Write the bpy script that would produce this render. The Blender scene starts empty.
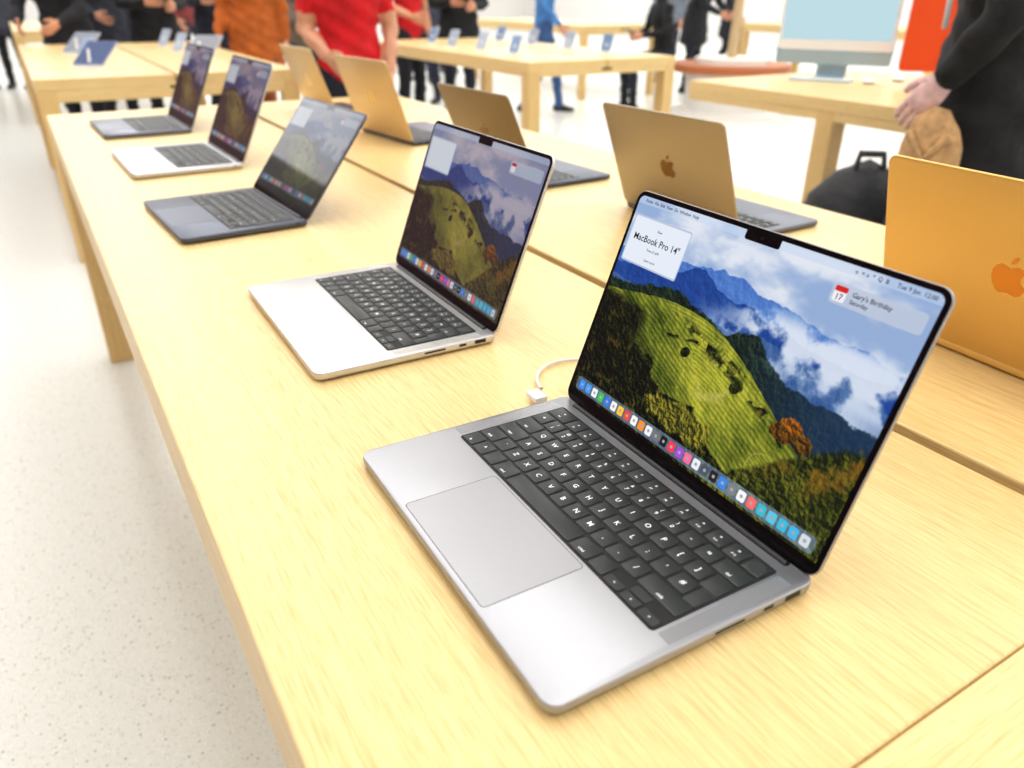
import bpy, bmesh, math, random
import numpy as np
from mathutils import Vector, Matrix, Euler
random.seed(4); rng=np.random.RandomState(7)
sc=bpy.context.scene
sc.view_settings.view_transform='Standard'
sc.view_settings.look='None'
sc.view_settings.exposure=0.0
sc.view_settings.gamma=0.93
H=0.88   # table top height
COL=sc.collection

def lin(c):
    return tuple(((x/255)/12.92 if x/255<=.04045 else ((x/255+.055)/1.055)**2.4) for x in c)
def mat(name,c,rough=.5,metal=0.,emit=None,estr=1.,spec=.5,coat=0.):
    m=bpy.data.materials.new(name); m.use_nodes=True
    b=m.node_tree.nodes['Principled BSDF']
    b.inputs['Base Color'].default_value=(*lin(c),1)
    b.inputs['Roughness'].default_value=rough; b.inputs['Metallic'].default_value=metal
    b.inputs['Specular IOR Level'].default_value=spec
    b.inputs['Coat Weight'].default_value=coat
    if emit: 
        b.inputs['Emission Color'].default_value=(*lin(emit),1); b.inputs['Emission Strength'].default_value=estr
        if estr<2: m.cycles.emission_sampling='NONE'
    return m
def noisy(m,scale=40,amt=.12,bump=0.,coords='Object',stretch=(1,1,1)):
    nt=m.node_tree; b=nt.nodes['Principled BSDF']; c=b.inputs['Base Color'].default_value[:]
    tc=nt.nodes.new('ShaderNodeTexCoord'); mp=nt.nodes.new('ShaderNodeMapping'); mp.inputs['Scale'].default_value=stretch
    n=nt.nodes.new('ShaderNodeTexNoise'); n.inputs['Scale'].default_value=scale; n.inputs['Detail'].default_value=3
    r=nt.nodes.new('ShaderNodeValToRGB')
    r.color_ramp.elements[0].position=.3; r.color_ramp.elements[1].position=.7
    r.color_ramp.elements[0].color=(*[x*(1-amt) for x in c[:3]],1); r.color_ramp.elements[1].color=(*[min(1,x*(1+amt)) for x in c[:3]],1)
    nt.links.new(tc.outputs[coords],mp.inputs[0]); nt.links.new(mp.outputs[0],n.inputs['Vector']); nt.links.new(n.outputs[0],r.inputs[0]); nt.links.new(r.outputs[0],b.inputs['Base Color'])
    if bump:
        bp=nt.nodes.new('ShaderNodeBump'); bp.inputs['Strength'].default_value=bump; bp.inputs['Distance'].default_value=.01
        nt.links.new(n.outputs[0],bp.inputs['Height']); nt.links.new(bp.outputs[0],b.inputs['Normal'])
    return m
def wood(name,axis='Y',base=(236,208,150),dark=(216,182,120)):
    m=bpy.data.materials.new(name); m.use_nodes=True; nt=m.node_tree; b=nt.nodes['Principled BSDF']
    b.inputs['Roughness'].default_value=.36
    tc=nt.nodes.new('ShaderNodeTexCoord')
    def nz(scale,st,det=3):
        mp=nt.nodes.new('ShaderNodeMapping'); mp.inputs['Scale'].default_value=st
        n=nt.nodes.new('ShaderNodeTexNoise'); n.inputs['Scale'].default_value=scale; n.inputs['Detail'].default_value=det
        nt.links.new(tc.outputs['Object'],mp.inputs[0]); nt.links.new(mp.outputs[0],n.inputs['Vector']); return n
    s1={'Y':(60,1.0,60),'X':(1.0,60,60),'Z':(60,60,1.0)}[axis]
    s2={'Y':(7,.35,7),'X':(.35,7,7),'Z':(7,7,.35)}[axis]
    s3={'Y':(190,6,190),'X':(6,190,190),'Z':(190,190,6)}[axis]
    a=nz(5,s1,4); c=nz(1.2,s2,2); d=nz(5,s3,2)
    ma=nt.nodes.new('ShaderNodeMath'); ma.operation='MULTIPLY'; ma.inputs[1].default_value=.36
    mc=nt.nodes.new('ShaderNodeMath'); mc.operation='MULTIPLY_ADD'; mc.inputs[1].default_value=.18
    md=nt.nodes.new('ShaderNodeMath'); md.operation='MULTIPLY_ADD'; md.inputs[1].default_value=.54
    nt.links.new(a.outputs[0],ma.inputs[0]); nt.links.new(c.outputs[0],mc.inputs[0]); nt.links.new(ma.outputs[0],mc.inputs[2])
    nt.links.new(d.outputs[0],md.inputs[0]); nt.links.new(mc.outputs[0],md.inputs[2])
    r=nt.nodes.new('ShaderNodeValToRGB'); r.color_ramp.elements[0].position=.42; r.color_ramp.elements[1].position=.60
    r.color_ramp.elements[0].color=(*lin(dark),1); r.color_ramp.elements[1].color=(*lin(base),1)
    nt.links.new(md.outputs[0],r.inputs[0]); nt.links.new(r.outputs[0],b.inputs['Base Color'])
    bp=nt.nodes.new('ShaderNodeBump'); bp.inputs['Strength'].default_value=.12; bp.inputs['Distance'].default_value=.002
    nt.links.new(md.outputs[0],bp.inputs['Height']); nt.links.new(bp.outputs[0],b.inputs['Normal'])
    return m

def link(o,parent=None):
    COL.objects.link(o)
    if parent: o.parent=parent
    return o
def mesh_obj(name,vs,fs,m=None,parent=None,smooth=False,mi=None):
    me=bpy.data.meshes.new(name); me.from_pydata([tuple(v) for v in vs],[],fs); me.update()
    if m:
        for k in (m if isinstance(m,(list,tuple)) else [m]): me.materials.append(k)
    if mi: me.polygons.foreach_set('material_index',mi)
    if smooth: me.polygons.foreach_set('use_smooth',[True]*len(me.polygons))
    return link(bpy.data.objects.new(name,me),parent)
def autosmooth(o,ang=35):
    bm=bmesh.new(); bm.from_mesh(o.data)
    for f in bm.faces: f.smooth=True
    for e in bm.edges:
        if len(e.link_faces)==2 and e.calc_face_angle(0)>math.radians(ang): e.smooth=False
    bm.normal_update(); bm.to_mesh(o.data); bm.free()
def empty(name,loc=(0,0,0),rz=0):
    o=bpy.data.objects.new(name,None); o.empty_display_size=.05; o.location=loc; o.rotation_euler=(0,0,rz); return link(o)
def rr(w,h,r,n=6,cx=0,cy=0):
    pts=[]
    for (sx,sy,a0) in((1,1,0),(-1,1,90),(-1,-1,180),(1,-1,270)):
        for i in range(n+1):
            a=math.radians(a0+90*i/n)
            pts.append((cx+sx*(w/2-r)+r*math.cos(a),cy+sy*(h/2-r)+r*math.sin(a)))
    return pts
def stack(w,h,r,rings,n=6,cx=0,cy=0):
    vs=[];fs=[]
    for ins,z in rings:
        for x,y in rr(w-2*ins,h-2*ins,max(r-ins,.0002),n,cx,cy): vs.append((x,y,z))
    k=4*(n+1)
    for j in range(len(rings)-1):
        for i in range(k):
            a=j*k+i;b=j*k+(i+1)%k; fs.append((a,b,b+k,a+k))
    fs.append(tuple(range(k))[::-1]); fs.append(tuple(range((len(rings)-1)*k,len(rings)*k)))
    return vs,fs
class Acc:
    def __init__(s): s.v=[];s.f=[];s.m=[]
    def add(s,vf,mi=0,T=None):
        o=len(s.v)
        s.v+=[tuple(T@Vector(v)) if T else tuple(v) for v in vf[0]]
        s.f+=[tuple(i+o for i in f) for f in vf[1]]; s.m+=[mi]*len(vf[1])
    def obj(s,name,mats,parent=None,ang=35):
        o=mesh_obj(name,s.v,s.f,mats,parent,mi=s.m); autosmooth(o,ang); return o
def boxvf(x0,x1,y0,y1,z0,z1):
    v=[(x,y,z) for z in(z0,z1) for y in(y0,y1) for x in(x0,x1)]
    return v,[(0,2,3,1),(4,5,7,6),(0,1,5,4),(2,6,7,3),(0,4,6,2),(1,3,7,5)]
def bbox_obj(name,b,m,parent=None,bev=.002):
    o=mesh_obj(name,*boxvf(*b),m,parent)
    if bev:
        md=o.modifiers.new('b','BEVEL'); md.width=bev; md.segments=2; md.limit_method='ANGLE'
    return o
def cyl(r,z0,z1,n=32,r2=None,cx=0,cy=0):
    r2=r if r2 is None else r2
    v=[(cx+r*math.cos(2*math.pi*i/n),cy+r*math.sin(2*math.pi*i/n),z0) for i in range(n)]+[(cx+r2*math.cos(2*math.pi*i/n),cy+r2*math.sin(2*math.pi*i/n),z1) for i in range(n)]
    f=[(i,(i+1)%n,(i+1)%n+n,i+n) for i in range(n)]+[tuple(range(n))[::-1],tuple(range(n,2*n))]
    return v,f
def ell(c,r,nu=16,nv=10):
    v=[];f=[]
    for j in range(1,nv):
        t=math.pi*j/nv
        for i in range(nu):
            p=2*math.pi*i/nu; v.append((c[0]+r[0]*math.sin(t)*math.cos(p),c[1]+r[1]*math.sin(t)*math.sin(p),c[2]+r[2]*math.cos(t)))
    for j in range(nv-2):
        for i in range(nu): f.append((j*nu+i,(j+1)*nu+i,(j+1)*nu+(i+1)%nu,j*nu+(i+1)%nu))
    a=len(v); v.append((c[0],c[1],c[2]+r[2])); v.append((c[0],c[1],c[2]-r[2]))
    for i in range(nu):
        f.append((a,i,(i+1)%nu)); f.append((a+1,(nv-2)*nu+(i+1)%nu,(nv-2)*nu+i))
    return v,f
def loft(path,radii,side=(1,0,0),n=14):
    P=[Vector(p) for p in path]; vs=[];fs=[]
    rd=[(r,r) if not isinstance(r,tuple) else r for r in radii]
    for i,p in enumerate(P):
        t=(P[min(i+1,len(P)-1)]-P[max(i-1,0)]).normalized()
        s=Vector(side); s=(s-t*s.dot(t)); 
        if s.length<.05: s=Vector((0,1,0)); s=s-t*s.dot(t)
        s.normalize(); b=t.cross(s)
        for k in range(n):
            a=2*math.pi*k/n; vs.append(p+s*rd[i][0]*math.cos(a)+b*rd[i][1]*math.sin(a))
    for j in range(len(P)-1):
        for k in range(n): fs.append((j*n+k,j*n+(k+1)%n,(j+1)*n+(k+1)%n,(j+1)*n+k))
    for end,idx,sg in((0,0,-1),(len(P)-1,len(P)-1,1)):
        t=(P[idx]-P[idx-sg if 0<=idx-sg<len(P) else idx]).normalized()
        c=P[idx]+t*min(rd[idx])*.6; vs.append(c); ci=len(vs)-1
        for k in range(n):
            a,b2=end*n+k,end*n+(k+1)%n
            fs.append((b2,a,ci) if sg<0 else (a,b2,ci))
    return [tuple(v) for v in vs],fs
def curve(name,pts,r,m,parent=None):
    c=bpy.data.curves.new(name,'CURVE'); c.dimensions='3D'; c.bevel_depth=r; c.bevel_resolution=3
    s=c.splines.new('NURBS'); s.points.add(len(pts)-1)
    for i,p in enumerate(pts): s.points[i].co=(*p,1)
    s.use_endpoint_u=True; s.order_u=3; s.resolution_u=10
    c.materials.append(m); return link(bpy.data.objects.new(name,c),parent)

# ------------------------------------------------------------------ materials
M_top=wood('oak_lengthwise','Y'); M_end=wood('oak_crosswise','X'); M_leg=wood('oak_leg','Z',(228,196,136),(208,170,106))
M_dark=mat('dark_gap',(30,22,14),.8)
M_black=mat('black_plastic',(12,12,13),.35)
M_bez=mat('bezel_glass',(6,6,8),.06,spec=.3)
M_key=mat('key_black',(44,47,47),.42)
M_well=mat('keyboard_well',(14,14,15),.6)
M_glyph=mat('key_legend',(235,238,238),.5,emit=(235,238,238),estr=.3)
M_white=mat('white_plastic',(238,238,236),.35)
M_port=mat('port_dark',(14,14,15),.5)
M_cable=mat('white_cable',(235,232,226),.45)
def alu(name,c,metal=.75,rough=.36):
    return noisy(mat(name,c,rough,metal),900,.02)
A_space=alu('aluminium_grey',(172,172,176)); A_silver=alu('aluminium_silver',(210,208,206)); A_mid=alu('aluminium_dark',(92,96,110))
A_bright=alu('aluminium_bright',(210,210,215)); A_dark2=alu('aluminium_graphite',(112,115,127))
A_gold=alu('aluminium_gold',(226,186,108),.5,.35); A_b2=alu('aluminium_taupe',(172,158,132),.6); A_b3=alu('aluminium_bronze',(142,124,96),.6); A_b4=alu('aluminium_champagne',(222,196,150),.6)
def emblem(name,c,r=.12,metal=.9): return mat(name,c,r,metal)

# ------------------------------------------------------------------ display painter
def vnoise(u,v,cx,cy,seed):
    g=np.random.RandomState(seed).rand(cy+3,cx+3)
    x=np.clip(u,0,1)*cx;y=np.clip(v,0,1)*cy; xi=x.astype(int);yi=y.astype(int); fx=x-xi;fy=y-yi
    fx=fx*fx*(3-2*fx);fy=fy*fy*(3-2*fy)
    return (g[yi,xi]*(1-fx)+g[yi,xi+1]*fx)*(1-fy)+(g[yi+1,xi]*(1-fx)+g[yi+1,xi+1]*fx)*fy
def fbm(u,v,c,seed,o=5,ar=1.5):
    s=0;a=1;t=0
    for i in range(o):
        s=s+a*vnoise(u,v,int(c*ar*2**i),int(c*2**i),seed+i); t+=a; a*=.55
    return s/t
def paint(W,Hh,reflect_grade=None,ui=True,seed=3):
    u,v=np.meshgrid(np.linspace(0,1,W),np.linspace(0,1,Hh))
    def C(*c): return np.array(c,float)/255
    def K(*c): return C(*c)+0*u[...,None]
    def mix(a,b,t): t=np.clip(t,0,1)[...,None]; return a*(1-t)+b*t
    def ss(a,b,x): t=np.clip((x-a)/(b-a),0,1); return t*t*(3-2*t)
    def relief(n,k):
        s=max(1,W//300); return np.clip((n-np.roll(np.roll(n,-s,1),-s,0))*k,-1,1)
    n1=fbm(u,v,3,seed); n2=fbm(u,v,8,seed+20); n3=fbm(u,v,22,seed+40,5); n4=fbm(u,v,60,seed+60,3)
    fine=fbm(u,v,130,seed+80,2)
    cu_=np.clip(u+.05*(n2-.5),0,1); cl=fbm(cu_,np.clip(v*1.0+.04*(n1-.5),0,1),5,seed+101,5,.8)
    sky=mix(K(150,174,212),K(222,227,236),ss(.34,.60,cl+.08*(.5-u)))
    sky=mix(sky,C(160,174,200),ss(.50,.70,n1)*ss(.3,.9,u)*.4)
    img=sky
    for (b,p,cu,wd,c1,c2,sd,hz) in((.765,.045,.44,.12,(60,104,186),(104,148,208),7,.5),(.695,.070,.36,.13,(20,54,128),(44,90,168),9,.7),(.615,.06,.90,.14,(44,80,138),(92,126,176),11,.8)):
        rdg=fbm(u,v*0+.3,6,seed+sd,5)-.5
        y1=b+p*np.exp(-((u-cu)/wd)**2)-.05*ss(.55,1,u)+.10*rdg
        t=mix(K(*c1),K(*c2),.45+.30*relief(n3,9))
        img=mix(img,t,ss(-.002,.002,y1-v))
        img=mix(img,C(216,225,240),ss(.0,.14,y1-v)*ss(.38,.60,n2+.06)*hz*ss(.35,.5,u))
    mist=ss(.38,.60,n2+.30*np.exp(-((v-.665)/.065)**2)-.10)*ss(.50,.60,v)*ss(.80,.70,v)*ss(.42,.60,u)
    img=mix(img,C(220,227,238),mist*.92)
    y2=.585+.10*np.exp(-((u-.30)/.19)**2)-.10*u+.04*(n3-.5)+.015*(n4-.5)+.10*np.exp(-((u-.60)/.07)**2)
    forest=mix(K(8,22,20),K(50,72,42),.32+.5*relief(n4,5)+.8*(n3-.5))
    forest=mix(forest,C(32,62,106),ss(.45,.98,u)*.72)
    img=mix(img,forest,ss(-.005,.005,y2-v))
    m2=ss(.45,.60,n2+.05)*np.exp(-((v-.55-.08*(1-u))/.03)**2)*ss(.60,.76,u)
    img=mix(img,C(200,212,230),m2*.8)
    y3=.525+.085*np.exp(-((u-.32)/.27)**2)-.34*ss(.44,1.08,u)**1.1+.008*(n3-.5)
    d=y3-v
    rows=.5+.5*np.sin((d*1.0+.30*(u-.35)**2+.006*n2)*(400))
    rows2=.5+.5*np.sin((u*.55+v*.9+.02*n2)*330)
    rows3=.5+.5*np.sin((u*1.0-v*.35+.02*n2)*380)
    zn=vnoise(u,v,6,6,91); z1=ss(.40,.43,zn); z2=ss(.66,.69,zn)
    rw=rows2*(1-z1)+rows*z1*(1-z2)+rows3*z2
    lit=.36+.48*ss(.0,.6,u)*ss(1.1,.5,u)+.6*(n1-.5)
    vine=mix(K(40,60,14),K(186,184,62),.30*(rw-.5)+lit+.5*(n2-.5)+.25*relief(n2,14)+.25*(zn-.5))
    vine=mix(vine,C(204,172,72),ss(.54,.74,n1+.1*(n3-.5))*.45)
    img=mix(img,vine,ss(-.002,.002,d))
    edge=np.exp(-((zn-.415)/.006)**2)+np.exp(-((zn-.675)/.006)**2)
    img=mix(img,C(206,194,124),edge*ss(0,.01,d)*.4)
    trees=mix(K(6,10,7),K(58,72,24),.20+.65*relief(n4,6)+1.1*(n3-.5))
    trees=mix(trees,C(132,102,34),ss(.60,.72,n3)*ss(.45,.6,n4)*.6)
    hed=np.exp(-((d-.09-.06*np.sin(u*7))/.008)**2)+np.exp(-((v-(.57-.52*(u-.33)))/.020)**2)*ss(.28,.4,u)*ss(.85,.75,u)
    img=mix(img,trees,hed*ss(.45,.53,n3+.02)*.95)
    t1=ss(-.010,.010,(.46-.50*u+.14*(n2-.5)+.06*(n3-.5))-v)
    img=mix(img,trees,t1)
    t2=ss(-.02,.02,.53+.05*(n3-.5)-v)*ss(.10,.0,u-.12-.25*(n2-.5)-.35*(.5-v))
    img=mix(img,trees*.75,t2)
    gl=1-np.sqrt(((u-.46)/.15)**2+((v-.16)/.07)**2)+.9*(n3-.5)
    img=mix(img,mix(K(52,58,18),K(186,168,56),.42+.6*relief(n4,5)+.6*(n3-.5)),ss(0,.25,gl)*.8)
    t3=ss(-.02,.02,(.02+.40*ss(.58,1.0,u)+.08*(n2-.5)+.03*(n3-.5)-v))*ss(.50,.60,u)
    low=mix(K(20,30,12),K(116,118,34),.32+.5*relief(n4,5)+1.0*(n3-.5)+.5*(n2-.5))
    low=mix(low,C(150,98,30),ss(.52,.66,n2+.3*(n3-.5))*ss(.12,.3,v)*.55)
    img=mix(img,low,t3)
    for (cu,cv,r,c) in((.80,.365,.042,(186,112,30)),(.765,.345,.028,(150,100,30)),(.84,.34,.030,(140,96,30)),(.60,.40,.018,(60,66,24)),(.40,.44,.02,(40,54,18))):
        q=1-np.sqrt(((u-cu)/r)**2+((v-cv)/(r*1.2))**2)+.4*(n4-.5)+.7*(n3-.5)
        img=mix(img,mix(K(*c)*.25,K(*c),.42+.5*relief(n4,5)+.5*(n3-.5)+(v-cv)*6),ss(-.02,.15,q))
    land=ss(-.005,.005,np.maximum(y2,y3)-v)
    img=np.clip(img*(1+land*(.14*(fine-.5)))[...,None],0,1)
    if reflect_grade is not None:
        reflect_tint,k,gain=reflect_grade; img=img*(1-k)+C(*reflect_tint)*k; img=img*gain  # flat tint and gain stand in for reflections on the screen glass
    if ui:
        def rrect(u0,u1,v0,v1,r):
            asp=1.54; x=(u-(u0+u1)/2)*asp; y=v-(v0+v1)/2; hx=(u1-u0)/2*asp-r; hy=(v1-v0)/2-r
            q=np.sqrt(np.maximum(np.abs(x)-hx,0)**2+np.maximum(np.abs(y)-hy,0)**2)-r
            return ss(.0015,-.0015,q)
        g=1 if reflect_grade is None else reflect_grade[2]
        img=mix(img,C(196,212,236)*g,ss(.963,.966,v)*.55)
        img=mix(img,C(186,198,216)*g,rrect(.010,.262,.690,.915,.010)); 
        img=mix(img,C(226,233,243)*g,rrect(.014,.258,.698,.907,.008)); 
        img=mix(img,C(188,198,216)*g,rrect(.745,.985,.852,.928,.016)*.88)
        img=mix(img,C(236,236,240)*g,rrect(.752,.786,.862,.918,.008)); img=mix(img,C(210,40,40)*g,rrect(.752,.786,.898,.918,.006))
        img=mix(img,C(150,175,215)*g,rrect(.018,.982,.012,.080,.018)*.55)
        cols=[(60,150,250),(70,160,245),(240,242,245),(60,200,90),(50,130,240),(240,240,240),(250,200,60),(235,80,70),(245,245,245),(250,150,40),(240,240,245),(120,120,125),(30,30,32),(250,60,90),(170,80,220),(250,110,160),(235,235,240),(80,90,100),(40,40,44),(60,140,240),(130,134,140),(245,245,248),(250,110,110),(60,190,210),(90,200,230),(60,190,225),(70,185,235),(215,220,226)]
        N=len(cols); w=(.970-.030)/N
        for i,c in enumerate(cols):
            u0=.030+i*w
            img=mix(img,C(*c)*g,rrect(u0+.0035,u0+w-.0035,.024,.068,.009))
            img=mix(img,C(*(255-np.array(c)*.5))*g,rrect(u0+w*.36,u0+w*.64,.039,.053,.006)*.7)
    img=np.clip(img,0,1)
    return np.where(img<=.04045,img/12.92,((img+.055)/1.055)**2.4)
def display_mat():
    m=bpy.data.materials.new('lit_display'); m.use_nodes=True; nt=m.node_tree; b=nt.nodes['Principled BSDF']
    b.inputs['Base Color'].default_value=(.003,.003,.004,1); b.inputs['Roughness'].default_value=.04; b.inputs['Specular IOR Level'].default_value=.24
    a=nt.nodes.new('ShaderNodeAttribute'); a.attribute_name='Col'
    nt.links.new(a.outputs['Color'],b.inputs['Emission Color']); b.inputs['Emission Strength'].default_value=1.05
    m.cycles.emission_sampling='NONE'
    return m
M_disp=display_mat()
def display_mesh(name,w,h,W,Hh,img,rad=.006):
    xs=np.linspace(-w/2,w/2,W); zs=np.linspace(0,h,Hh); X,Z=np.meshgrid(xs,zs)
    if rad:
        dx=np.maximum(np.abs(X)-(w/2-rad),0); dz=np.maximum(Z-(h-rad),0); q=np.sqrt(dx**2+dz**2); k=np.where(q>rad,rad/np.maximum(q,1e-9),1)
        m=(dx>0)&(dz>0); X=np.where(m,np.sign(X)*((w/2-rad)+dx*k),X); Z=np.where(m,(h-rad)+dz*k,Z)
    co=np.stack([X,np.zeros_like(X),Z],-1).reshape(-1,3)
    i=np.arange((W-1)*(Hh-1)); r=i//(W-1); c=i%(W-1); a=r*W+c
    f=np.stack([a,a+1,a+W+1,a+W],1)
    me=bpy.data.meshes.new(name); me.vertices.add(len(co)); me.vertices.foreach_set('co',co.ravel())
    me.loops.add(f.size); me.loops.foreach_set('vertex_index',f.ravel()); me.polygons.add(len(f)); me.polygons.foreach_set('loop_start',np.arange(len(f))*4)
    me.update(calc_edges=True)
    at=me.color_attributes.new('Col','FLOAT_COLOR','POINT'); cc=np.ones((len(co),4),np.float32); cc[:,:3]=img.reshape(-1,3); at.data.foreach_set('color',cc.ravel())
    me.materials.append(M_disp); return me

def text_meshes(items):
    obs=[]
    for s,size,pos,al in items:
        c=bpy.data.curves.new('t','FONT'); c.body=s; c.size=size; c.align_x=al; c.align_y='CENTER'; c.resolution_u=2
        c.offset=size*.012
        o=bpy.data.objects.new('t',c); COL.objects.link(o); obs.append((o,pos))
    bpy.context.view_layer.update(); dg=bpy.context.evaluated_depsgraph_get(); A=Acc()
    for o,pos in obs:
        me=bpy.data.meshes.new_from_object(o.evaluated_get(dg))
        A.add(([(v.co.x+pos[0],v.co.y+pos[1],0) for v in me.vertices],[tuple(p.vertices) for p in me.polygons]))
    for o,_ in obs:
        c=o.data; bpy.data.objects.remove(o); bpy.data.curves.remove(c)
    return A
PIT=.0188; VP=.01855; KW=14.5*PIT; KD=6*VP
def build_keyboard():
    rows=[
     [(1,'fn'),(1,'^'),(1,''),(1.25,'cmd'),(5,''),(1.25,'cmd'),(1,''),(1,'<'),(1,'v'),(1,'>')],
     [(1.25,'shift'),(1,'`')]+[(1,c) for c in 'ZXCVBNM,./']+[(2.25,'shift')],
     [(1.75,'caps')]+[(1,c) for c in "ASDFGHJKL;'#"]+[(.75,'')],
     [(1.5,'tab')]+[(1,c) for c in 'QWERTYUIOP[]']+[(1,'')],
     [(1,'+')]+[(1,c) for c in '1234567890-=']+[(1.5,'del')],
     [(1.5,'esc')]+[(1,'F%d'%i) for i in range(1,13)]+[(1,'o')]]
    A=Acc(); T=[]; g=.0013
    for r,row in enumerate(rows):
        x=-KW/2; y0=r*VP
        for w,s in row:
            ww=w*PIT; cx=x+ww/2; cy=y0+VP/2
            if r==0 and s in('<','>'):
                A.add(stack(ww-2*g,VP/2-g,.0015,[(0,.0002),(0,.0012),(.0004,.0015)],3,cx,y0+VP*.27))
            elif r==0 and s=='v':
                A.add(stack(ww-2*g,VP/2-g*1.2,.0012,[(0,.0002),(0,.0012),(.0004,.0015)],3,cx,y0+VP*.26)); A.add(stack(ww-2*g,VP/2-g*1.2,.0012,[(0,.0002),(0,.0012),(.0004,.0015)],3,cx,y0+VP*.75))
            elif r==3 and s=='' :
                A.add(stack(ww-2*g,VP,.0017,[(0,.0002),(0,.0012),(.0005,.0015)],3,cx,cy-g*.2))
            elif r==2 and s=='':
                A.add(stack(ww-2*g,VP*1.2,.0017,[(0,.0002),(0,.0012),(.0005,.00149)],3,cx,cy+VP*.05))
            elif s=='o':
                A.add(stack(ww-2*g,VP-2*g,.0017,[(0,.0002),(0,.0012),(.0005,.0015)],3,cx,cy)); A.add(cyl(.0062,.0014,.00165,24,None,cx,cy))
            else:
                A.add(stack(ww-2*g,VP-2*g,.0017,[(0,.0002),(0,.0012),(.0005,.0015)],3,cx,cy))
            if s and s!='o':
                if r==5: T.append((s,.0030,(cx,cy-.004),'CENTER')); T.append(('*',.0052,(cx,cy+.0010),'CENTER'))
                elif s in('<','>','v'): T.append((s,.0036,(cx,y0+VP*.27),'CENTER'))
                elif len(s)>2 or s=='fn': T.append((s,.0037,(cx,cy-.0042),'CENTER'))
                elif r==4 and s.isdigit(): T.append((s,.0052,(cx,cy-.003),'CENTER')); T.append(('!@$$%^&*()'[int(s)-1],.0044,(cx,cy+.0035),'CENTER'))
                else: T.append((s,.0066,(cx,cy),'CENTER'))
            x+=ww
    ko=A.obj('keys_src',[M_key]); km=ko.data; bpy.data.objects.remove(ko)
    G=text_meshes(T); gm=bpy.data.meshes.new('legends'); gm.from_pydata(G.v,[],G.f); gm.materials.append(M_glyph)
    return km,gm
KM,GM=build_keyboard()
def grille_mat(basemat):
    m=basemat.copy(); m.name=basemat.name+'_grille'; nt=m.node_tree; b=nt.nodes['Principled BSDF']
    tc=nt.nodes.new('ShaderNodeTexCoord'); vm=nt.nodes.new('ShaderNodeVectorMath'); vm.operation='SCALE'; vm.inputs['Scale'].default_value=720
    fr=nt.nodes.new('ShaderNodeVectorMath'); fr.operation='FRACTION'; sb=nt.nodes.new('ShaderNodeVectorMath'); sb.operation='SUBTRACT'; sb.inputs[1].default_value=(.5,.5,0)
    sp=nt.nodes.new('ShaderNodeSeparateXYZ'); cb=nt.nodes.new('ShaderNodeCombineXYZ')
    ln=nt.nodes.new('ShaderNodeVectorMath'); ln.operation='LENGTH'; gt=nt.nodes.new('ShaderNodeMath'); gt.operation='LESS_THAN'; gt.inputs[1].default_value=.27
    mx=nt.nodes.new('ShaderNodeMix'); mx.data_type='RGBA'
    nt.links.new(tc.outputs['Object'],vm.inputs[0]); nt.links.new(vm.outputs[0],fr.inputs[0]); nt.links.new(fr.outputs[0],sb.inputs[0])
    nt.links.new(sb.outputs[0],sp.inputs[0]); nt.links.new(sp.outputs[0],cb.inputs[0]); nt.links.new(sp.outputs[1],cb.inputs[1]); nt.links.new(cb.outputs[0],ln.inputs[0]); nt.links.new(ln.outputs['Value'],gt.inputs[0])
    old=b.inputs['Base Color'].links[0].from_socket
    nt.links.new(gt.outputs[0],mx.inputs['Factor']); nt.links.new(old,mx.inputs[6]); mx.inputs[7].default_value=(.08,.08,.08,1)
    nt.links.new(mx.outputs[2],b.inputs['Base Color']); return m
LOGO=[(0,.27),(.12,.33),(.25,.36),(.38,.32),(.45,.25),(.36,.17),(.31,.05),(.33,-.06),(.40,-.15),(.47,-.19),(.42,-.32),(.33,-.44),(.22,-.5),(.1,-.47),(0,-.45),(-.1,-.47),(-.22,-.5),(-.33,-.43),(-.44,-.25),(-.48,-.05),(-.46,.13),(-.38,.28),(-.25,.36),(-.12,.33)]
LEAF=[(0,.40),(.01,.50),(.08,.60),(.2,.65),(.2,.55),(.12,.44)]
M_gap=mat('trackpad_gap',(84,84,86),.6)
TB=.0115
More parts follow.
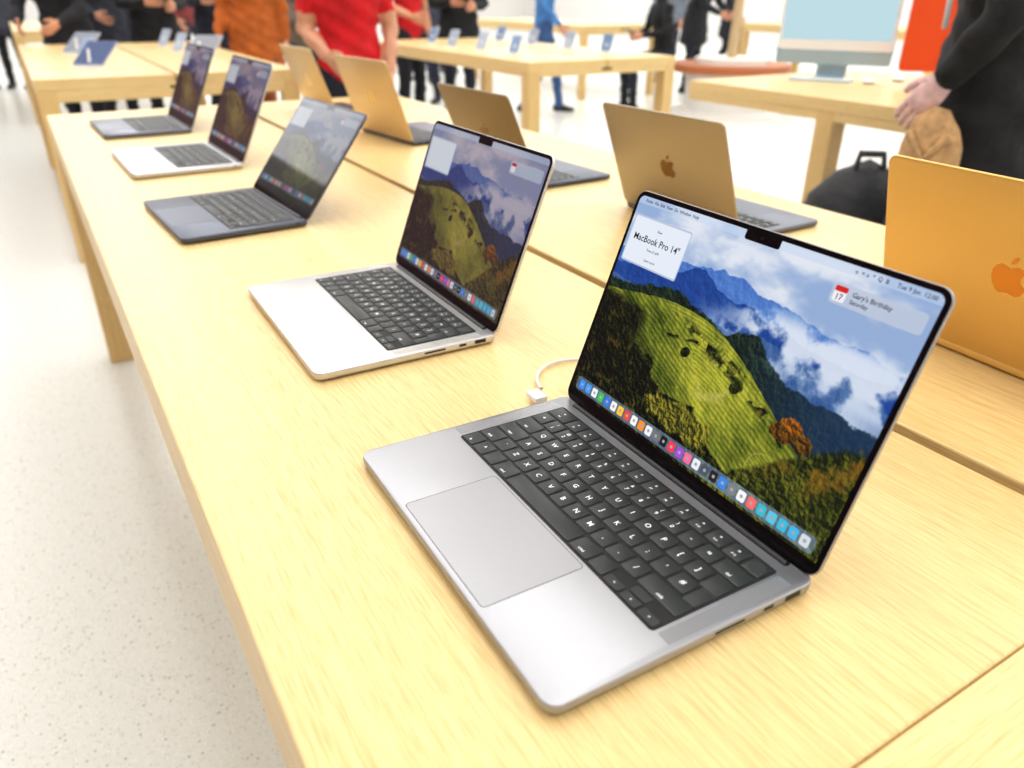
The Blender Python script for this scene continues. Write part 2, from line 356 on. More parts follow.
def laptop(x,y,gam,al,scale,w,d,body,disp=None,lidlen=.2132,pro=True,logo=None,hires=False,back=None):
    g=math.radians(gam)
    E=empty('laptop',(x,y,H),g-math.pi/2); E.scale=(scale,)*3
    back=back or body
    v,f=stack(w,d,.011,[(.006,.0012),(.0022,.0022),(.0006,.0042),(0,.006),(0,.0106),(.0004,.0112),(.001,TB)],8,0,d/2)
    b=mesh_obj('base',v,f,body,E)
    cu=mesh_obj('cut',*loft([(-.036,-.0022,TB+.0015),(-.030,-.0012,TB+.0002),(.030,-.0012,TB+.0002),(.036,-.0022,TB+.0015)],[.0026,.0042,.0042,.0026],(0,1,0),20))
    md=b.modifiers.new('c','BOOLEAN'); md.operation='DIFFERENCE'; md.object=cu; md.solver='EXACT'
    bpy.context.view_layer.update(); me=bpy.data.meshes.new_from_object(b.evaluated_get(bpy.context.evaluated_depsgraph_get()))
    b.modifiers.clear(); b.data=me; bpy.data.objects.remove(cu); autosmooth(b,40)
    A=Acc()
    for sx in(-1,1):
        for yy in(.022,d-.022): A.add(cyl(.006,0,.0016,20,None,sx*(w/2-.028),yy))
    A.obj('feet',[M_black],E)
    tw,th=(.131,.081)
    ty=.0055+th/2
    a=Acc(); a.add(stack(tw+.0012,th+.0012,.0037,[(0,TB),(0,TB+.00004)],5,0,ty)); a.obj('trackpad_gap',[M_gap],E)
    a=Acc(); a.add(stack(tw,th,.0032,[(0,TB),(0,TB+.00012)],5,0,ty)); a.obj('trackpad',[body],E)
    kscale=1.0 if w>.31 else .985
    ky=d-.0175-KD-.002
    a=Acc(); a.add(stack(KW*kscale+.0022,KD+.0022,.0032,[(0,TB-.0002),(0,TB+.00015)],5,0,ky+KD/2)); a.obj('keyboard_well',[M_well],E)
    k=link(bpy.data.objects.new('keys',KM),E); k.location=(0,ky,TB-.0002); k.scale=(kscale,1,.8)
    k=link(bpy.data.objects.new('key_legends',GM),E); k.location=(0,ky,TB+.00108); k.scale=(kscale,1,1)
    if pro:
        gm=grille_mat(body); a=Acc()
        for sx in(-1,1): a.add(stack(.0115,KD*.98,.0008,[(0,TB),(0,TB+.00006)],3,sx*(KW/2+.0095),ky+KD/2))
        a.obj('speaker_grilles',[gm],E)
    a=Acc()
    def slot(sx,yc,l,h): a.add(boxvf(min(sx*(w/2-.0005),sx*(w/2+.00012)),max(sx*(w/2-.0005),sx*(w/2+.00012)),yc-l/2,yc+l/2,.0078-h/2,.0078+h/2))
    if pro:
        slot(1,d-.024,.0145,.0045); slot(1,d-.047,.009,.003); slot(1,d-.082,.026,.0022)
        slot(-1,d-.020,.014,.003); slot(-1,d-.047,.009,.003); slot(-1,d-.066,.009,.003)
    else:
        slot(-1,d-.020,.014,.003); slot(-1,d-.042,.009,.003); slot(1,d-.02,.004,.003)
    a.obj('ports',[M_port],E)
    a=Acc(); a.add(loft([(-w/2+.022,d-.0065,TB-.0012),(w/2-.022,d-.0065,TB-.0012)],[.0036,.0036],(0,1,0),18)); a.obj('hinge',[M_black],E)
    L=bpy.data.objects.new('lid_pivot',None); L.empty_display_size=.02; link(L,E); L.location=(0,d-.004,TB); L.rotation_euler=(-math.radians(al),0,0)
    T=Matrix(((1,0,0,0),(0,0,-1,0),(0,1,0,0),(0,0,0,1)))
    a=Acc(); th=.0042
    a.add(stack(w,lidlen,.0105,[(.0016,-th),(.0004,-th+.0006),(0,-th+.0014),(0,-.0008),(.0004,-.0002)],8,0,lidlen/2),0,T)
    a.obj('lid_shell',[back],L)
    a=Acc(); a.add(stack(w-.0016,lidlen-.0016,.0098,[(0,-.0004),(0,.0001)],8,0,lidlen/2),0,T); a.obj('screen_bezel',[M_bez],L)
    dw=w-.0095; dh=dw/1.54 if pro else dw/1.6
    zb=lidlen-.0048-dh
    if disp is not None:
        o=link(bpy.data.objects.new('display',disp),L); o.location=(0,-.00035,zb); o.scale=(dw/.303,1,dh/.197)
    a=Acc(); nw=.036
    a.add(stack(nw,.0095,.0022,[(0,0),(0,.0005)],5,0,lidlen-.0028-.0045),0,T)
    a.add(cyl(.0011,.0005,.0006,16,None,0,lidlen-.0078),1,T)
    a.obj('camera_notch',[M_bez,mat('lens',(30,34,60),.05)],L)
    if logo:
        a=Acc(); s=.040
        for P in (LOGO,LEAF):
            n=len(P)
            vv=[(-px*s,py*s+lidlen/2,-th-.00002) for px,py in P]+[(-px*s,py*s+lidlen/2,-th-.0002) for px,py in P]
            ff=[tuple(range(n)),tuple(range(n,2*n))[::-1]]+[(i,(i+1)%n,(i+1)%n+n,i+n) for i in range(n)]
            a.add((vv,ff),0,T)
        a.obj('lid_emblem',[logo],L)
    return E,L,dw,dh,zb
D1=display_mesh('wallpaper_hi',.303,.197,900,586,paint(900,586))
D2=display_mesh('wallpaper_reflect_b',.303,.197,400,260,paint(400,260,((130,86,100),.30,.86)))  # reddish reflection haze painted into the wallpaper colours
D3=display_mesh('wallpaper_reflect_c',.303,.197,220,143,paint(220,143,((82,76,98),.35,.66)))  # dim purple cast in the wallpaper imitates screen reflections
D4=display_mesh('wallpaper_reflect_d',.303,.197,220,143,paint(220,143,((110,58,70),.38,.76)))  # maroon reflection tint mixed into the wallpaper colours
E1,L1,dw,dh,zb=laptop(.131,0,-1.241,20.641,1.0,.3126,.2212,A_space,D1)
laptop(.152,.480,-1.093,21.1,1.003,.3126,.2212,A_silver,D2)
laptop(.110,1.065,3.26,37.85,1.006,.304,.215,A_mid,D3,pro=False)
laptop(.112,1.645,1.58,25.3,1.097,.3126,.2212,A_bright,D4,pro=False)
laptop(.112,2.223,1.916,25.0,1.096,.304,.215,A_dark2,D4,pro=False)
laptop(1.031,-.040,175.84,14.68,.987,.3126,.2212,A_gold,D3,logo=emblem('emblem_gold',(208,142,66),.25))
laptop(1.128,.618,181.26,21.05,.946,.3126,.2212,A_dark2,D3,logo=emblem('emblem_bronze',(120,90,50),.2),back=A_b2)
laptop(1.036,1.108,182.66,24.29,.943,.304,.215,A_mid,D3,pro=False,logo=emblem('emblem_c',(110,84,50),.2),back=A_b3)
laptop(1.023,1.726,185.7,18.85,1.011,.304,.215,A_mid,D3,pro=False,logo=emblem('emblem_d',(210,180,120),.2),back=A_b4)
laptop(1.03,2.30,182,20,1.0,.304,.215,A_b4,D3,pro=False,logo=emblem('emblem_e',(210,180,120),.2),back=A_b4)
tx=text_meshes([('MacBook Pro 14"',.0088,(-dw/2+.136*dw,.815*dh),'CENTER'),('New',.0032,(-dw/2+.136*dw,.865*dh),'CENTER'),('From £1,699',.0032,(-dw/2+.136*dw,.772*dh),'CENTER'),('Learn more',.0032,(-dw/2+.136*dw,.725*dh),'CENTER'),("Gary's Birthday",.0050,(-dw/2+.80*dw,.902*dh),'LEFT'),('Saturday',.0042,(-dw/2+.80*dw,.876*dh),'LEFT'),('17',.0062,(-dw/2+.769*dw,.878*dh),'CENTER'),
 ('Finder  File  Edit  View  Go  Window  Help',.0040,(-dw/2+.03*dw,.981*dh),'LEFT'),('o  = o  *  Q  B     Tue 9 Jan  12:00',.0044,(dw/2-.015*dw,.981*dh),'RIGHT')])
T=Matrix(((1,0,0,0),(0,0,-1,0),(0,1,0,0),(0,0,0,1)))
a=Acc(); a.add((tx.v,tx.f),0,T); o=mesh_obj('display_text',a.v,a.f,mat('display_text',(25,28,40),.5),L1); o.location=(0,-.0005,zb)

curve('power_cable',[(.345,.185,H+.006),(.352,.215,H+.004),(.40,.245,H+.003),(.47,.20,H+.003),(.56,.14,H+.003),(.604,.10,H+.002)],.0017,M_cable)
P=empty('charging_plug',(.3305,.166,H+.0072),math.radians(88.7)); 
bbox_obj('plug_body',(-.004,.016,-.007,.007,-.003,.003),M_white,P,.0012)
curve('power_cable',[(.63,.12,H+.003),(.74,.13,H+.003),(.84,.10,H+.003),(.90,-.05,H+.003),(.95,-.22,H+.003)],.002,M_cable)

# ------------------------------------------------------------------ tables
def table(x0,x1,y0,y1,groove=None,seam=None,leg_in=0,legs=None,a=.055):
    E=empty('wooden_table',((x0+x1)/2,(y0+y1)/2,0),0)
    ox,oy=((x0+x1)/2,(y0+y1)/2)
    x0-=ox;x1-=ox;y0-=oy;y1-=oy
    t=.052; zt=H
    gx=(groove-ox) if groove is not None else (x0+x1)/2
    sy=(seam-oy) if seam is not None else None
    ya=sy+.0006 if sy is not None else y0
    bbox_obj('top_near_half',(x0,gx-.001,ya,y1,zt-t,zt),M_top,E,.0025)
    bbox_obj('top_far_half',(gx+.016,x1,ya,y1,zt-t,zt),M_top,E,.0025)
    if sy is not None: 
        bbox_obj('end_board',(x0,gx-.001,y0,sy-.0006,zt-t,zt),M_end,E,.0012)
        bbox_obj('end_board_b',(gx+.016,x1,y0,sy-.0006,zt-t,zt),M_end,E,.0012)
    bbox_obj('cable_trough',(gx-.03,gx+.05,y0+.001,y1-.001,zt-t-.012,zt-t+.004),M_dark,E,0)
    bbox_obj('apron_a',(x0+.002,x0+.03,y0+.002,y1-.002,zt-t-a,zt-t-.0002),M_top,E)
    bbox_obj('apron_b',(x1-.03,x1-.002,y0+.002,y1-.002,zt-t-a,zt-t-.0002),M_top,E)
    bbox_obj('apron_c',(x0+.03,x1-.03,y0+.002,y0+.03,zt-t-a,zt-t-.0002),M_end,E)
    bbox_obj('apron_d',(x0+.03,x1-.03,y1-.03,y1-.002,zt-t-a,zt-t-.0002),M_end,E)
    l=.085; k=1
    for (lx,ly) in [(x0+.001,y0+.001+leg_in),(x1-l-.001,y0+.001+leg_in),(x0+.001,y1-l-.001-leg_in),(x1-l-.001,y1-l-.001-leg_in)]:
        bbox_obj('leg_%d'%k,(lx,lx+l,ly,ly+l,0,zt-t-.001),M_leg,E,.003); k+=1
    return E
table(0,1.2402,-.62,2.668,groove=.598,seam=-.263)
table(0,1.24,3.95,6.75)
table(2.58,3.74,3.75,6.30,a=.035)
table(2.73,3.97,-.45,2.53,leg_in=.76,a=.035)
table(6.2,7.45,8.2,11.2)
table(0,1.24,9.2,12.0)
table(9.0,10.25,5.2,8.2)

# ------------------------------------------------------------------ room
fm=bpy.data.materials.new('terrazzo'); fm.use_nodes=True; nt=fm.node_tree; b=nt.nodes['Principled BSDF']
tc=nt.nodes.new('ShaderNodeTexCoord'); b.inputs['Roughness'].default_value=.26
def vor(scale,thr,c,prev):
    v=nt.nodes.new('ShaderNodeTexVoronoi'); v.inputs['Scale'].default_value=scale; nt.links.new(tc.outputs['Object'],v.inputs['Vector'])
    sx=nt.nodes.new('ShaderNodeSeparateColor'); nt.links.new(v.outputs['Color'],sx.inputs[0])
    lt=nt.nodes.new('ShaderNodeMath'); lt.operation='LESS_THAN'; lt.inputs[1].default_value=thr; nt.links.new(sx.outputs[0],lt.inputs[0])
    d=nt.nodes.new('ShaderNodeMath'); d.operation='LESS_THAN'; d.inputs[1].default_value=.36; nt.links.new(v.outputs['Distance'],d.inputs[0])
    mu=nt.nodes.new('ShaderNodeMath'); mu.operation='MULTIPLY'; nt.links.new(lt.outputs[0],mu.inputs[0]); nt.links.new(d.outputs[0],mu.inputs[1])
    mx=nt.nodes.new('ShaderNodeMix'); mx.data_type='RGBA'; nt.links.new(mu.outputs[0],mx.inputs['Factor'])
    if isinstance(prev,tuple): mx.inputs[6].default_value=prev
    else: nt.links.new(prev,mx.inputs[6])
    mx.inputs[7].default_value=(*lin(c),1); return mx.outputs[2]
s=vor(150,.35,(208,207,196),(*lin((224,224,218)),1)); s=vor(230,.25,(240,240,237),s); s=vor(130,.07,(180,178,166),s)
nt.links.new(s,b.inputs['Base Color'])
X0,X1,Y0,Y1,ZC=-5,17,-5,27,4.4
M_wall=mat('wall_paint',(228,224,220),.7); M_wall2=mat('wall_mauve',(120,84,88),.7); M_ceil=mat('ceiling_paint',(236,236,236),.8)
bbox_obj('floor',(X0,X1,Y0,Y1,-.1,0),fm,None,0)
bbox_obj('ceiling',(X0,X1,Y0,Y1,ZC,ZC+.1),M_ceil,None,0)
bbox_obj('wall_west',(X0-.1,X0,Y0,Y1,0,ZC),M_wall2,None,0)
bbox_obj('wall_east',(X1,X1+.1,Y0,Y1,0,ZC),M_wall,None,0)
bbox_obj('wall_south',(X0,X1,Y0-.1,Y0,0,ZC),M_wall,None,0)
bbox_obj('wall_north',(X0,X1,Y1,Y1+.1,0,ZC),M_wall,None,0)
M_light=mat('luminous_panel',(255,255,255),.5,emit=(253,254,255),estr=2.55)
for i in range(6):
    x=X0+1.2+i*3.7
    bbox_obj('ceiling_light',(x,x+1.9,Y0+1,Y1-1,ZC-.05,ZC-.002),M_light,None,0)

# ------------------------------------------------------------------ people
SK=mat('skin',(208,152,120),.5)
def seg(p,a,b):
    ab=b-a; t=np.clip(((p-a)@ab)/(ab@ab),0,1); return np.linalg.norm(p-(a+t[:,None]*ab),axis=1)
def person(name,loc,rotdeg,shirt,trousers,shoes=(30,28,28),hair=(40,28,20),J=None,coat=0.,short=False,scale=1.,vox=.018,skin=SK,glove=None,female=False,extra=None,sm=None):
    j={'pel':(0,0,.96),'wst':(0,.0,1.10),'chs':(0,.01,1.30),'nb':(0,-.01,1.47),'hd':(0,.02,1.62),
       'shl':(-.175,0,1.42),'ell':(-.235,-.02,1.13),'wrl':(-.22,.10,.90),'shr':(.175,0,1.42),'elr':(.235,-.02,1.13),'wrr':(.22,.10,.90),
       'hpl':(-.09,0,.92),'knl':(-.10,.02,.50),'anl':(-.11,-.02,.08),'hpr':(.09,0,.92),'knr':(.10,.02,.50),'anr':(.11,-.02,.08)}
    if J: j.update(J)
    j={k:np.array(v,float) for k,v in j.items()}
    A=Acc(); bulk=1.18 if coat else 1.0
    tor=[j['pel']-(0,0,.08),j['pel'],j['wst'],j['chs'],j['chs']*.35+j['nb']*.65,j['nb'],j['nb']*.4+j['hd']*.6]
    A.add(loft(tor,[(.14,.10),(.165*bulk,.115*bulk),(.142*bulk,.10*bulk),(.175*bulk,.118*bulk),(.155*bulk,.09*bulk),(.062,.06),(.052,.056)],(1,0,0),20))
    for s in 'lr':
        A.add(loft([j['nb']*.6+j['sh'+s]*.4-(0,0,.04),j['sh'+s],j['sh'+s]*.5+j['el'+s]*.5,j['el'+s],j['el'+s]*.6+j['wr'+s]*.4,j['wr'+s]],[.06*bulk,.062*bulk,.052*bulk,.043*bulk,.042*bulk,.030*bulk],(1,0,0),12))
        A.add(loft([j['hp'+s]+(0,0,.04),j['hp'+s]-(0,0,.06),j['hp'+s]*.5+j['kn'+s]*.5,j['kn'+s],j['kn'+s]*.65+j['an'+s]*.35,j['an'+s]],[.085,.09,.075,.06,.058,.045],(1,0,0),14))
        f=j['an'+s]
        A.add(loft([f+(0,-.07,-.03),f+(0,0,-.025),f+(0,.10,-.04),f+(0,.18,-.052)],[(.034,.04),(.042,.05),(.046,.036),(.036,.024)],(1,0,0),12))
    if coat:
        b0=j['pel']*1.0
        A.add(loft([j['wst']+(0,0,.05),b0,b0-(0,0,coat*.6),b0-(0,0,coat)],[(.15*1.15,.125),(.20,.15),(.215,.17),(.225,.18)],(1,0,0),20))
    me=bpy.data.meshes.new(name); me.from_pydata(A.v,[],A.f); o=bpy.data.objects.new(name,me); COL.objects.link(o)
    r=o.modifiers.new('r','REMESH'); r.mode='VOXEL'; r.voxel_size=vox
    s2=o.modifiers.new('s','SMOOTH'); s2.iterations=5; s2.factor=.6
    bpy.context.view_layer.update(); m2=bpy.data.meshes.new_from_object(o.evaluated_get(bpy.context.evaluated_depsgraph_get()))
    o.modifiers.clear()
    n=len(m2.vertices); co=np.zeros(n*3); m2.vertices.foreach_get('co',co); co=co.reshape(-1,3)
    ph=loc[0]*7+loc[1]*3
    rad=co.copy(); rad[:,2]=0; rl=np.linalg.norm(rad,axis=1,keepdims=True)+1e-6
    fold=.006*np.sin(co[:,2]*38+co[:,0]*22+ph)*np.sin(co[:,0]*17-co[:,1]*13+co[:,2]*9+ph)+.004*np.sin(co[:,2]*70-co[:,0]*40+ph)
    fold*= (co[:,2]>.12)&(co[:,2]<1.44)
    co=co+rad/rl*fold[:,None]
    fs=[tuple(p.vertices) for p in m2.polygons]; fc=np.array([co[list(f)].mean(0) for f in fs])
    D=[];lab=[]
    def add(a,b,r,l): D.append(seg(fc,a,b)-r); lab.append(l)
    add(j['pel']+(0,0,.05),j['chs'],.15,0); add(j['chs'],j['nb']-(0,0,.01),.12,0); add(j['nb']+(0,0,.03),j['hd'],.055,2)
    for s in 'lr':
        q=j['sh'+s]*.35+j['el'+s]*.65
        add(j['sh'+s],q if short else j['el'+s],.055,0); 
        if short: add(q,j['el'+s],.05,2)
        add(j['el'+s],j['wr'+s],.045,2 if short else 0)
        add(j['hp'+s]-(0,0,.02),j['kn'+s],.085,1); add(j['kn'+s],j['an'+s]+(0,0,.03),.06,1); add(j['an'+s]-(0,0,.02),j['an'+s]+(0,.16,-.04),.045,3)
    if coat: add(j['pel']+(0,0,.1),j['pel']-(0,0,coat-.1),.19,0)
    li=np.array(lab)[np.argmin(np.array(D),0)]
    B=Acc(); B.v=[tuple(c) for c in co]; B.f=fs; B.m=list(int(x) for x in li)
    h=j['hd']; R=Matrix.Translation(Vector(h))
    B.add(ell((0,.0,.045),(.074,.092,.115),24,18),2,R); B.add(ell((0,.035,-.02),(.052,.055,.06),18,12),2,R)
    B.add(loft([(0,.088,.055),(0,.104,.025),(0,.103,.012)],[.007,.013,.012],(1,0,0),10),2,R)
    for sx in(-1,1):
        B.add(ell((sx*.031,.083,.048),(.013,.009,.008),10,8),5,R); B.add(ell((sx*.031,.0905,.048),(.006,.004,.006),8,6),6,R)
        B.add(ell((sx*.032,.089,.068),(.016,.006,.003),10,6),4,R)
        B.add(ell((sx*.076,-.005,.035),(.010,.020,.031),10,8),2,R)
    B.add(ell((0,.089,-.018),(.024,.008,.006),12,8),7,R)
    B.add(ell((0,-.015,.075),(.082,.094,.098),24,14),4,R)
    if female: B.add(loft([(0,-.05,.08),(0,-.075,0),(0,-.075,-.12),(0,-.07,-.20)],[(.07,.05),(.085,.05),(.08,.04),(.05,.02)],(1,0,0),16),4,R)
    for s in 'lr':
        w=Vector(j['wr'+s]); e=Vector(j['el'+s]); dz=(w-e).normalized(); sx=-1 if s=='l' else 1
        inn=Vector((-sx,0,0)); inn=(inn-dz*inn.dot(dz)).normalized()
        fw=inn.cross(dz).normalized()
        if fw.y<0 and abs(fw.y)>.2 or (abs(fw.y)<=.2 and fw.z<0): fw=-fw
        Pm=lambda a,b2,c: tuple(w+dz*a+fw*b2+inn*c)
        hm=8
        B.add(loft([Pm(-.015,0,0),Pm(.02,0,0),Pm(.06,.002,0),Pm(.088,0,.002)],[(.018,.026),(.015,.033),(.014,.040),(.011,.038)],tuple(inn),14),hm)
        for k,(off,ln) in enumerate(((.030,.070),(.010,.080),(-.010,.075),(-.029,.058))):
            B.add(loft([Pm(.080,off,.001),Pm(.085+ln*.42,off*1.05,.006),Pm(.085+ln*.72,off*1.05,.020),Pm(.085+ln*.88,off,.036)],[.0095,.0088,.0080,.0062],tuple(inn),8),hm)
        B.add(loft([Pm(.020,.026,.004),Pm(.042,.046,.012),Pm(.066,.056,.020),Pm(.086,.058,.028)],[.014,.0115,.0100,.0075],tuple(inn),8),hm)
    if extra: extra(B,j)
    bpy.data.objects.remove(o)
    def cm(c,nm): return c if isinstance(c,bpy.types.Material) else noisy(mat(nm,c,.85),14,.18,.25)
    mats=[cm(shirt,'cloth_top'),cm(trousers,'cloth_trousers'),skin,mat('shoes',shoes,.6),mat('hair',hair,.7),mat('eye_white',(235,235,230),.3),mat('iris',(50,35,25),.2),mat('lips',(170,90,84),.5),glove or skin,mat('phone_body',(24,26,32),.2)]
    if sm: mats+=sm
    ob=B.obj(name,mats,None,60); ob.location=(loc[0],loc[1],0); ob.rotation_euler=(0,0,math.radians(rotdeg)); ob.scale=(scale,)*3
    return ob
bent={'ell':(-.25,.03,1.14),'wrl':(-.12,.27,1.13),'elr':(.25,.03,1.14),'wrr':(.10,.28,1.16)}
down={'ell':(-.24,-.04,1.14),'wrl':(-.22,.06,.90),'elr':(.25,.0,1.14),'wrr':(.16,.22,1.05)}
walk={'knl':(-.10,.14,.52),'anl':(-.11,.20,.08),'knr':(.10,-.02,.50),'anr':(.11,-.22,.10),'wrl':(-.24,-.02,.90),'wrr':(.23,.16,.93)}
lean={'wst':(0,.03,1.10),'chs':(0,.10,1.28),'nb':(0,.17,1.43),'hd':(0,.25,1.55),'shl':(-.175,.14,1.38),'shr':(.175,.14,1.38),'ell':(-.24,.22,1.12),'wrl':(-.15,.42,1.02),'elr':(.24,.22,1.12),'wrr':(.15,.42,1.02)}
def phone(B,j):
    c=(Vector(j['wrl'])+Vector(j['wrr']))/2+Vector((0,.10,.03))
    B.add(stack(.075,.15,.01,[(0,-.004),(0,.004)],4),9,Matrix.Translation(c)@Matrix.Rotation(math.radians(35),4,'X'))
person('store_employee',(1.36,3.46),165,(206,22,30),(30,32,44),J={'shl':(-.165,0,1.42),'shr':(.165,0,1.42),'ell':(-.215,-.03,1.14),'wrl':(-.19,.10,.93),'elr':(.21,.0,1.13),'wrr':(.12,.21,1.02)},short=True,vox=.012,scale=.96)
person('store_employee',(3.15,6.75),200,(200,24,32),(26,28,38),J=down,short=True)
person('shopper',(1.62,6.3),150,(176,92,30),(140,76,34),coat=.35,J=walk)
person('shopper',(1.05,7.35),185,(26,27,30),(24,26,34),coat=.25,J=bent,extra=phone)
person('shopper',(.38,7.25),150,(34,34,40),(28,30,40),coat=.3,J=lean,female=True)
person('shopper',(.72,8.0),200,(48,50,60),(28,30,40),coat=.2,J=down)
person('shopper',(1.75,8.3),170,(30,32,44),(28,30,40),coat=.2,J=bent)
person('shopper',(-.5,13.2),190,(34,34,40),(30,32,42),coat=.3,J=walk)
person('shopper',(-.05,12.9),160,(60,62,74),(24,24,30),coat=.2)
person('shopper',(5.05,7.35),240,(76,130,190),(62,92,140),J=walk)
person('shopper',(3.75,6.9),160,(26,28,32),(32,36,50),J=bent,coat=.15,extra=phone)
person('shopper',(4.3,8.8),130,(64,66,84),(36,40,56),coat=.3,J=down)
person('shopper',(2.6,8.4),220,(110,96,84),(34,36,48),coat=.2,J=walk)
person('shopper',(7.9,8.0),200,(30,32,38),(30,34,46),coat=.3,J=lean)
person('shopper',(5.2,11.0),170,(90,110,140),(40,46,66),J=walk)
person('shopper',(1.9,10.5),200,(130,60,60),(40,46,66),J=walk)
person('shopper',(8.6,9.3),120,(120,128,140),(40,46,66),J=down,coat=.1)
person('store_employee',(6.3,12.2),170,(196,28,36),(30,32,44),J=down,short=True)
person('shopper',(9.6,9.0),210,(34,36,44),(30,34,46),coat=.3,J=walk)
seat={'pel':(0,0,.67),'wst':(0,.02,.81),'chs':(0,.06,1.01),'nb':(0,.08,1.17),'hd':(0,.12,1.32),'shl':(-.175,.07,1.12),'shr':(.175,.07,1.12),'ell':(-.25,.12,.87),'elr':(.25,.12,.87),'wrl':(-.10,.33,.83),'wrr':(.10,.33,.83),'hpl':(-.09,.02,.64),'hpr':(.09,.02,.64),'knl':(-.12,.42,.54),'knr':(.12,.42,.54),'anl':(-.12,.40,.09),'anr':(.12,.40,.09)}
person('seated_shopper',(6.35,6.82),75,(22,22,25),(30,32,40),J=seat,extra=phone)
M_mit=noisy(mat('mitten_wool',(226,190,186),.9),60,.12,.4); M_fur=noisy(mat('suede_tan',(190,152,106),.95),40,.22,.6); M_coat=noisy(mat('black_coat_cloth',(18,18,20),.8),24,.3,.5)
def bag(B,j):
    c=Vector(j['wrl'])+Vector((.0,-.01,-.17)); k=.78
    B.add(loft([c+Vector((0,-.02,.12))*k,c+Vector((0,0,.09))*k,c+Vector((0,.0,.02))*k,c+Vector((0,0,-.08))*k,c+Vector((0,.0,-.12))*k],[(.03*k,.045*k),(.05*k,.075*k),(.062*k,.095*k),(.065*k,.10*k),(.045*k,.08*k)],(1,0,0),24),10)
    B.add(loft([c+Vector((-.05,-.06,.06))*k,c+Vector((-.06,0,-.02))*k,c+Vector((-.055,.06,.06))*k],[.012]*3,(1,0,0),10),10)
    B.add(loft([c+Vector((0,-.05,.05)),c+Vector((0,-.02,.10)),c+Vector((0,.02,.11)),c+Vector((0,.04,.05))],[.007]*4,(1,0,0),8),10)
    h=Vector(j['nb']); B.add(loft([h+Vector((-.13,-.06,-.02)),h+Vector((-.08,-.15,.03)),h+Vector((.08,-.15,.03)),h+Vector((.13,-.06,-.02))],[(.05,.06)]*4,(0,0,1),12),0)
    for x in(-.20,-.18): B.add(loft([(x,.06,1.38),(x-.035,.09,1.25),(x-.05,.08,1.12)],[.004]*3,(1,0,0),6),11)
person('shopper',(2.30,.86),14,M_coat,(26,27,32),J={'shl':(-.19,0,1.42),'ell':(-.27,-.06,1.15),'wrl':(-.25,.05,1.00),'elr':(.27,0,1.14),'wrr':(.2,-.1,.95)},coat=.45,vox=.012,glove=M_mit,extra=bag,sm=[M_fur,mat('cord',(220,220,220),.7)],female=True,scale=1.05)

# ------------------------------------------------------------------ round bench with tree
B=Acc(); c=(6.9,6.3)
B.add(cyl(.62,0,.05,48,None),1); B.add(cyl(.46,.05,.47,48,.50),1); B.add(cyl(.66,.47,.55,56,.66),0); B.add(cyl(.40,.55,.61,48,.40),1)
B.add(loft([(0,0,.55),(.02,0,1.2),(-.01,.02,2.0),(.03,0,2.8)],[.06,.05,.045,.03],(1,0,0),14),2)
rs=random.Random(2)
for i in range(8):
    a=i*.79; p=(math.cos(a)*.7,math.sin(a)*.7,3.2+.2*rs.random()); B.add(loft([(0,0,2.2+.08*i),tuple(x*.5 if k<2 else (2.4+.08*i+p[2])/2 for k,x in enumerate(p)),p],[.025,.016,.008],(0,0,1),8),2)
for i in range(260):
    a=rs.uniform(0,6.28); r=rs.uniform(.2,1.0); z=3.1+rs.uniform(-.5,.6); s=rs.uniform(.06,.11)
    B.add(ell((r*math.cos(a),r*math.sin(a),z),(s,s,.02),6,4),3)
o=B.obj('tree_bench',[mat('leather_seat',(176,104,58),.5),mat('planter_white',(236,232,226),.5),mat('bark',(196,170,130),.8),mat('leaves',(70,110,50),.6)],None); o.location=(*c,0)

# ------------------------------------------------------------------ desktop computers on the right table
def desktop(x,y,rot,frame,back,screen):
    E=empty('desktop_computer',(x,y,H),rot)
    T=Matrix(((1,0,0,0),(0,0,-1,0),(0,1,0,0),(0,0,0,1)))
    a=Acc(); a.add(stack(.547,.46-.0,.016,[(.001,-.0115),(0,-.0105),(0,-.001),(.001,0)],6,0,.12+.17),0,T); a.obj('housing',[back],E)
    a=Acc(); a.add(stack(.543,.395,.014,[(0,0),(0,.0004)],6,0,.12+.398-.198),0,T); a.obj('border',[M_white],E)
    a=Acc(); a.add(stack(.520,.325,.002,[(0,.0004),(0,.0008)],3,0,.12+.385-.172),0,T); a.obj('display',[screen],E)
    a=Acc(); a.add(stack(.543,.058,.010,[(0,0),(0,.0006)],5,0,.12-.06+.03),0,T); a.obj('chin',[frame],E)
    a=Acc(); a.add(stack(.147,.130,.012,[(0,0),(0,.0045),(.001,.005)],6,0,.03)); a.add(boxvf(-.0725,.0725,.045,.055,.004,.22)); a.add(boxvf(-.0725,.0725,.011,.055,.21,.222)); a.obj('stand',[frame],E)
    a=Acc(); a.add(stack(.28,.115,.010,[(0,0),(0,.008),(.001,.009)],5,0,-.20)); 
    for r in range(5):
        for k in range(14): a.add(stack(.0165,.0165,.002,[(0,.009),(.0004,.0105)],2,-.124+k*.019,-.24+r*.0195),1)
    a.obj('keyboard',[frame,M_white],E)
    a=Acc(); a.add(ell((.22,-.20,.010),(.03,.055,.010),18,10)); a.obj('mouse',[M_white],E)
    return E
scr_blue=mat('display_sky',(20,24,30),.1,emit=(200,230,238),estr=.92)
scr_or=mat('display_orange',(30,10,6),.1,emit=(240,90,30),estr=.9)
desktop(3.45,2.30,math.radians(-62),mat('alu_blue',(180,206,222),.3,.5),mat('alu_blue_back',(120,160,200),.3,.5),scr_blue)
desktop(3.62,1.72,math.radians(135),mat('alu_orange_light',(240,170,130),.3,.4),mat('alu_orange',(232,84,30),.4,.3),scr_or)

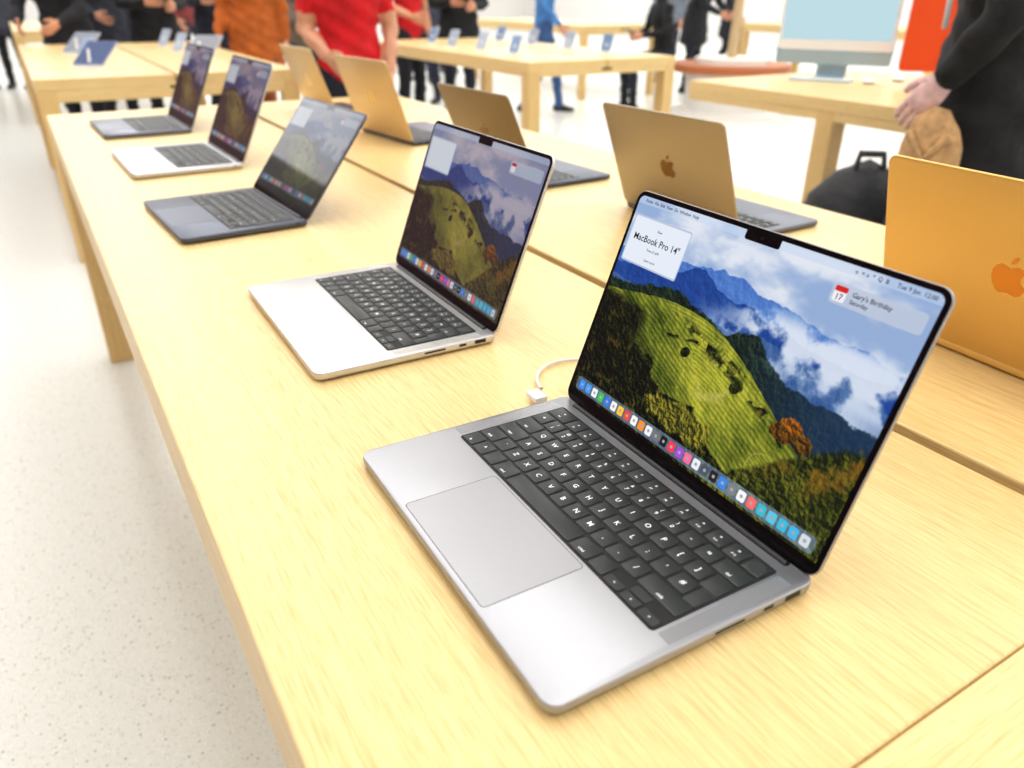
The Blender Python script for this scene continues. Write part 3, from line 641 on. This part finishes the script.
# ------------------------------------------------------------------ small devices on other tables
def stand_device(x,y,rot,w,h,c,kind='phone_on_stand',tilt=25):
    E=empty(kind,(x,y,H),math.radians(rot))
    a=Acc(); a.add(stack(w*1.0,.07,.008,[(0,0),(0,.006),(.001,.007)],4,0,0)); a.add(loft([(0,.015,.006),(0,.03,h*.45)],[.008,.008],(1,0,0),10)); a.obj('stand_base',[M_white],E)
    a=Acc(); T=Matrix.Translation((0,0,.014))@Matrix.Rotation(math.radians(-tilt),4,'X')@Matrix(((1,0,0,0),(0,0,-1,0),(0,1,0,0),(0,0,0,1)))
    a.add(stack(w,h,.009,[(0,-.004),(0,.003),(.0006,.0038)],5,0,h/2),0,T); a.add(stack(w-.006,h-.006,.007,[(0,.0038),(0,.0041)],5,0,h/2),1,T)
    a.obj('device',[mat('dev_body',(190,194,204),.3,.4),mat('dev_screen',(10,10,12),.08,emit=c,estr=.7)],E)
for i,(x,y) in enumerate(((2.80,4.3),(2.80,4.75),(2.80,5.2),(2.85,5.65),(3.45,4.15),(3.45,4.6),(3.45,5.1),(3.45,5.6))):
    stand_device(x,y,-55,.074,.130,((150,180,220),(214,220,232),(190,196,214),(120,150,190))[i%4],tilt=38)
for i,(x,y) in enumerate(((.28,4.5),(.30,5.6),(.92,4.9))):
    stand_device(x,y,-40,.18,.20,((110,130,180),(190,196,210),(150,150,160))[i%3],'tablet_on_stand',58)
for i,(x,y) in enumerate(((.3,5.05),(.9,5.5),(.9,6.1))):
    stand_device(x,y,-50,.074,.130,((150,180,220),(214,220,232),(190,196,214))[i%3],tilt=38)
# ------------------------------------------------------------------ backpack on the floor
B=Acc()
B.add(loft([(0,0,.02),(0,0,.06),(0,0,.14),(.0,.01,.30),(0,.02,.42),(0,.02,.48)],[(.16,.11),(.21,.15),(.22,.16),(.205,.15),(.17,.12),(.10,.06)],(1,0,0),24),0)
B.add(loft([(0,-.13,.05),(0,-.155,.10),(0,-.16,.18),(0,-.145,.26)],[(.13,.04),(.155,.06),(.15,.06),(.11,.03)],(1,0,0),18),0)
B.add(loft([(-.14,-.145,.33),(0,-.165,.345),(.14,-.145,.33)],[.007]*3,(0,0,1),8),1)
B.add(loft([(-.11,-.215,.20),(0,-.225,.21),(.11,-.215,.20)],[.006]*3,(0,0,1),8),1)
for sx in(-1,1): B.add(loft([(sx*.09,.14,.42),(sx*.13,.24,.34),(sx*.14,.25,.18),(sx*.13,.16,.06)],[(.028,.008)]*4,(1,0,0),8),1)
B.add(loft([(-.05,0,.47),(-.035,0,.53),(.035,0,.53),(.05,0,.47)],[.010]*4,(0,1,0),8),1)
B.add(loft([(-.19,-.02,.10),(-.28,-.05,.09),(-.34,.04,.07),(-.30,.14,.07)],[.07,.09,.08,.05],(0,0,1),12),0)
o=B.obj('backpack',[noisy(mat('black_nylon',(26,27,31),.55),20,.4,.6),mat('strap',(62,62,68),.6)],None,50); o.location=(2.47,1.30,0); o.rotation_euler=(0,0,-.75); o.scale=(1.1,1.1,1.42)

# ------------------------------------------------------------------ camera
f,yaw,pit,rol=759.0843,math.radians(31.2883),math.radians(27.3161),math.radians(.392)
d=Vector((math.sin(yaw)*math.cos(pit),math.cos(yaw)*math.cos(pit),-math.sin(pit))); r0=Vector((math.cos(yaw),-math.sin(yaw),0)); u0=r0.cross(d)
R=r0*math.cos(rol)+u0*math.sin(rol); U=-r0*math.sin(rol)+u0*math.cos(rol)
cd=bpy.data.cameras.new('camera'); co=bpy.data.objects.new('camera',cd); COL.objects.link(co)
m=Matrix.Identity(4)
for i in range(3): m[i][0]=R[i]; m[i][1]=U[i]; m[i][2]=-d[i]
m.translation=Vector((-.0452,-.3979,.3731+H)); co.matrix_world=m
cd.sensor_width=36; cd.lens=f/1024*36; cd.clip_start=.01; cd.clip_end=100
cd.dof.use_dof=True; cd.dof.focus_distance=.70; cd.dof.aperture_fstop=5.0
sc.camera=co
w=bpy.data.worlds.new('world'); sc.world=w; w.use_nodes=True; w.node_tree.nodes['Background'].inputs[0].default_value=(.9,.95,1,1); w.node_tree.nodes['Background'].inputs[1].default_value=.5
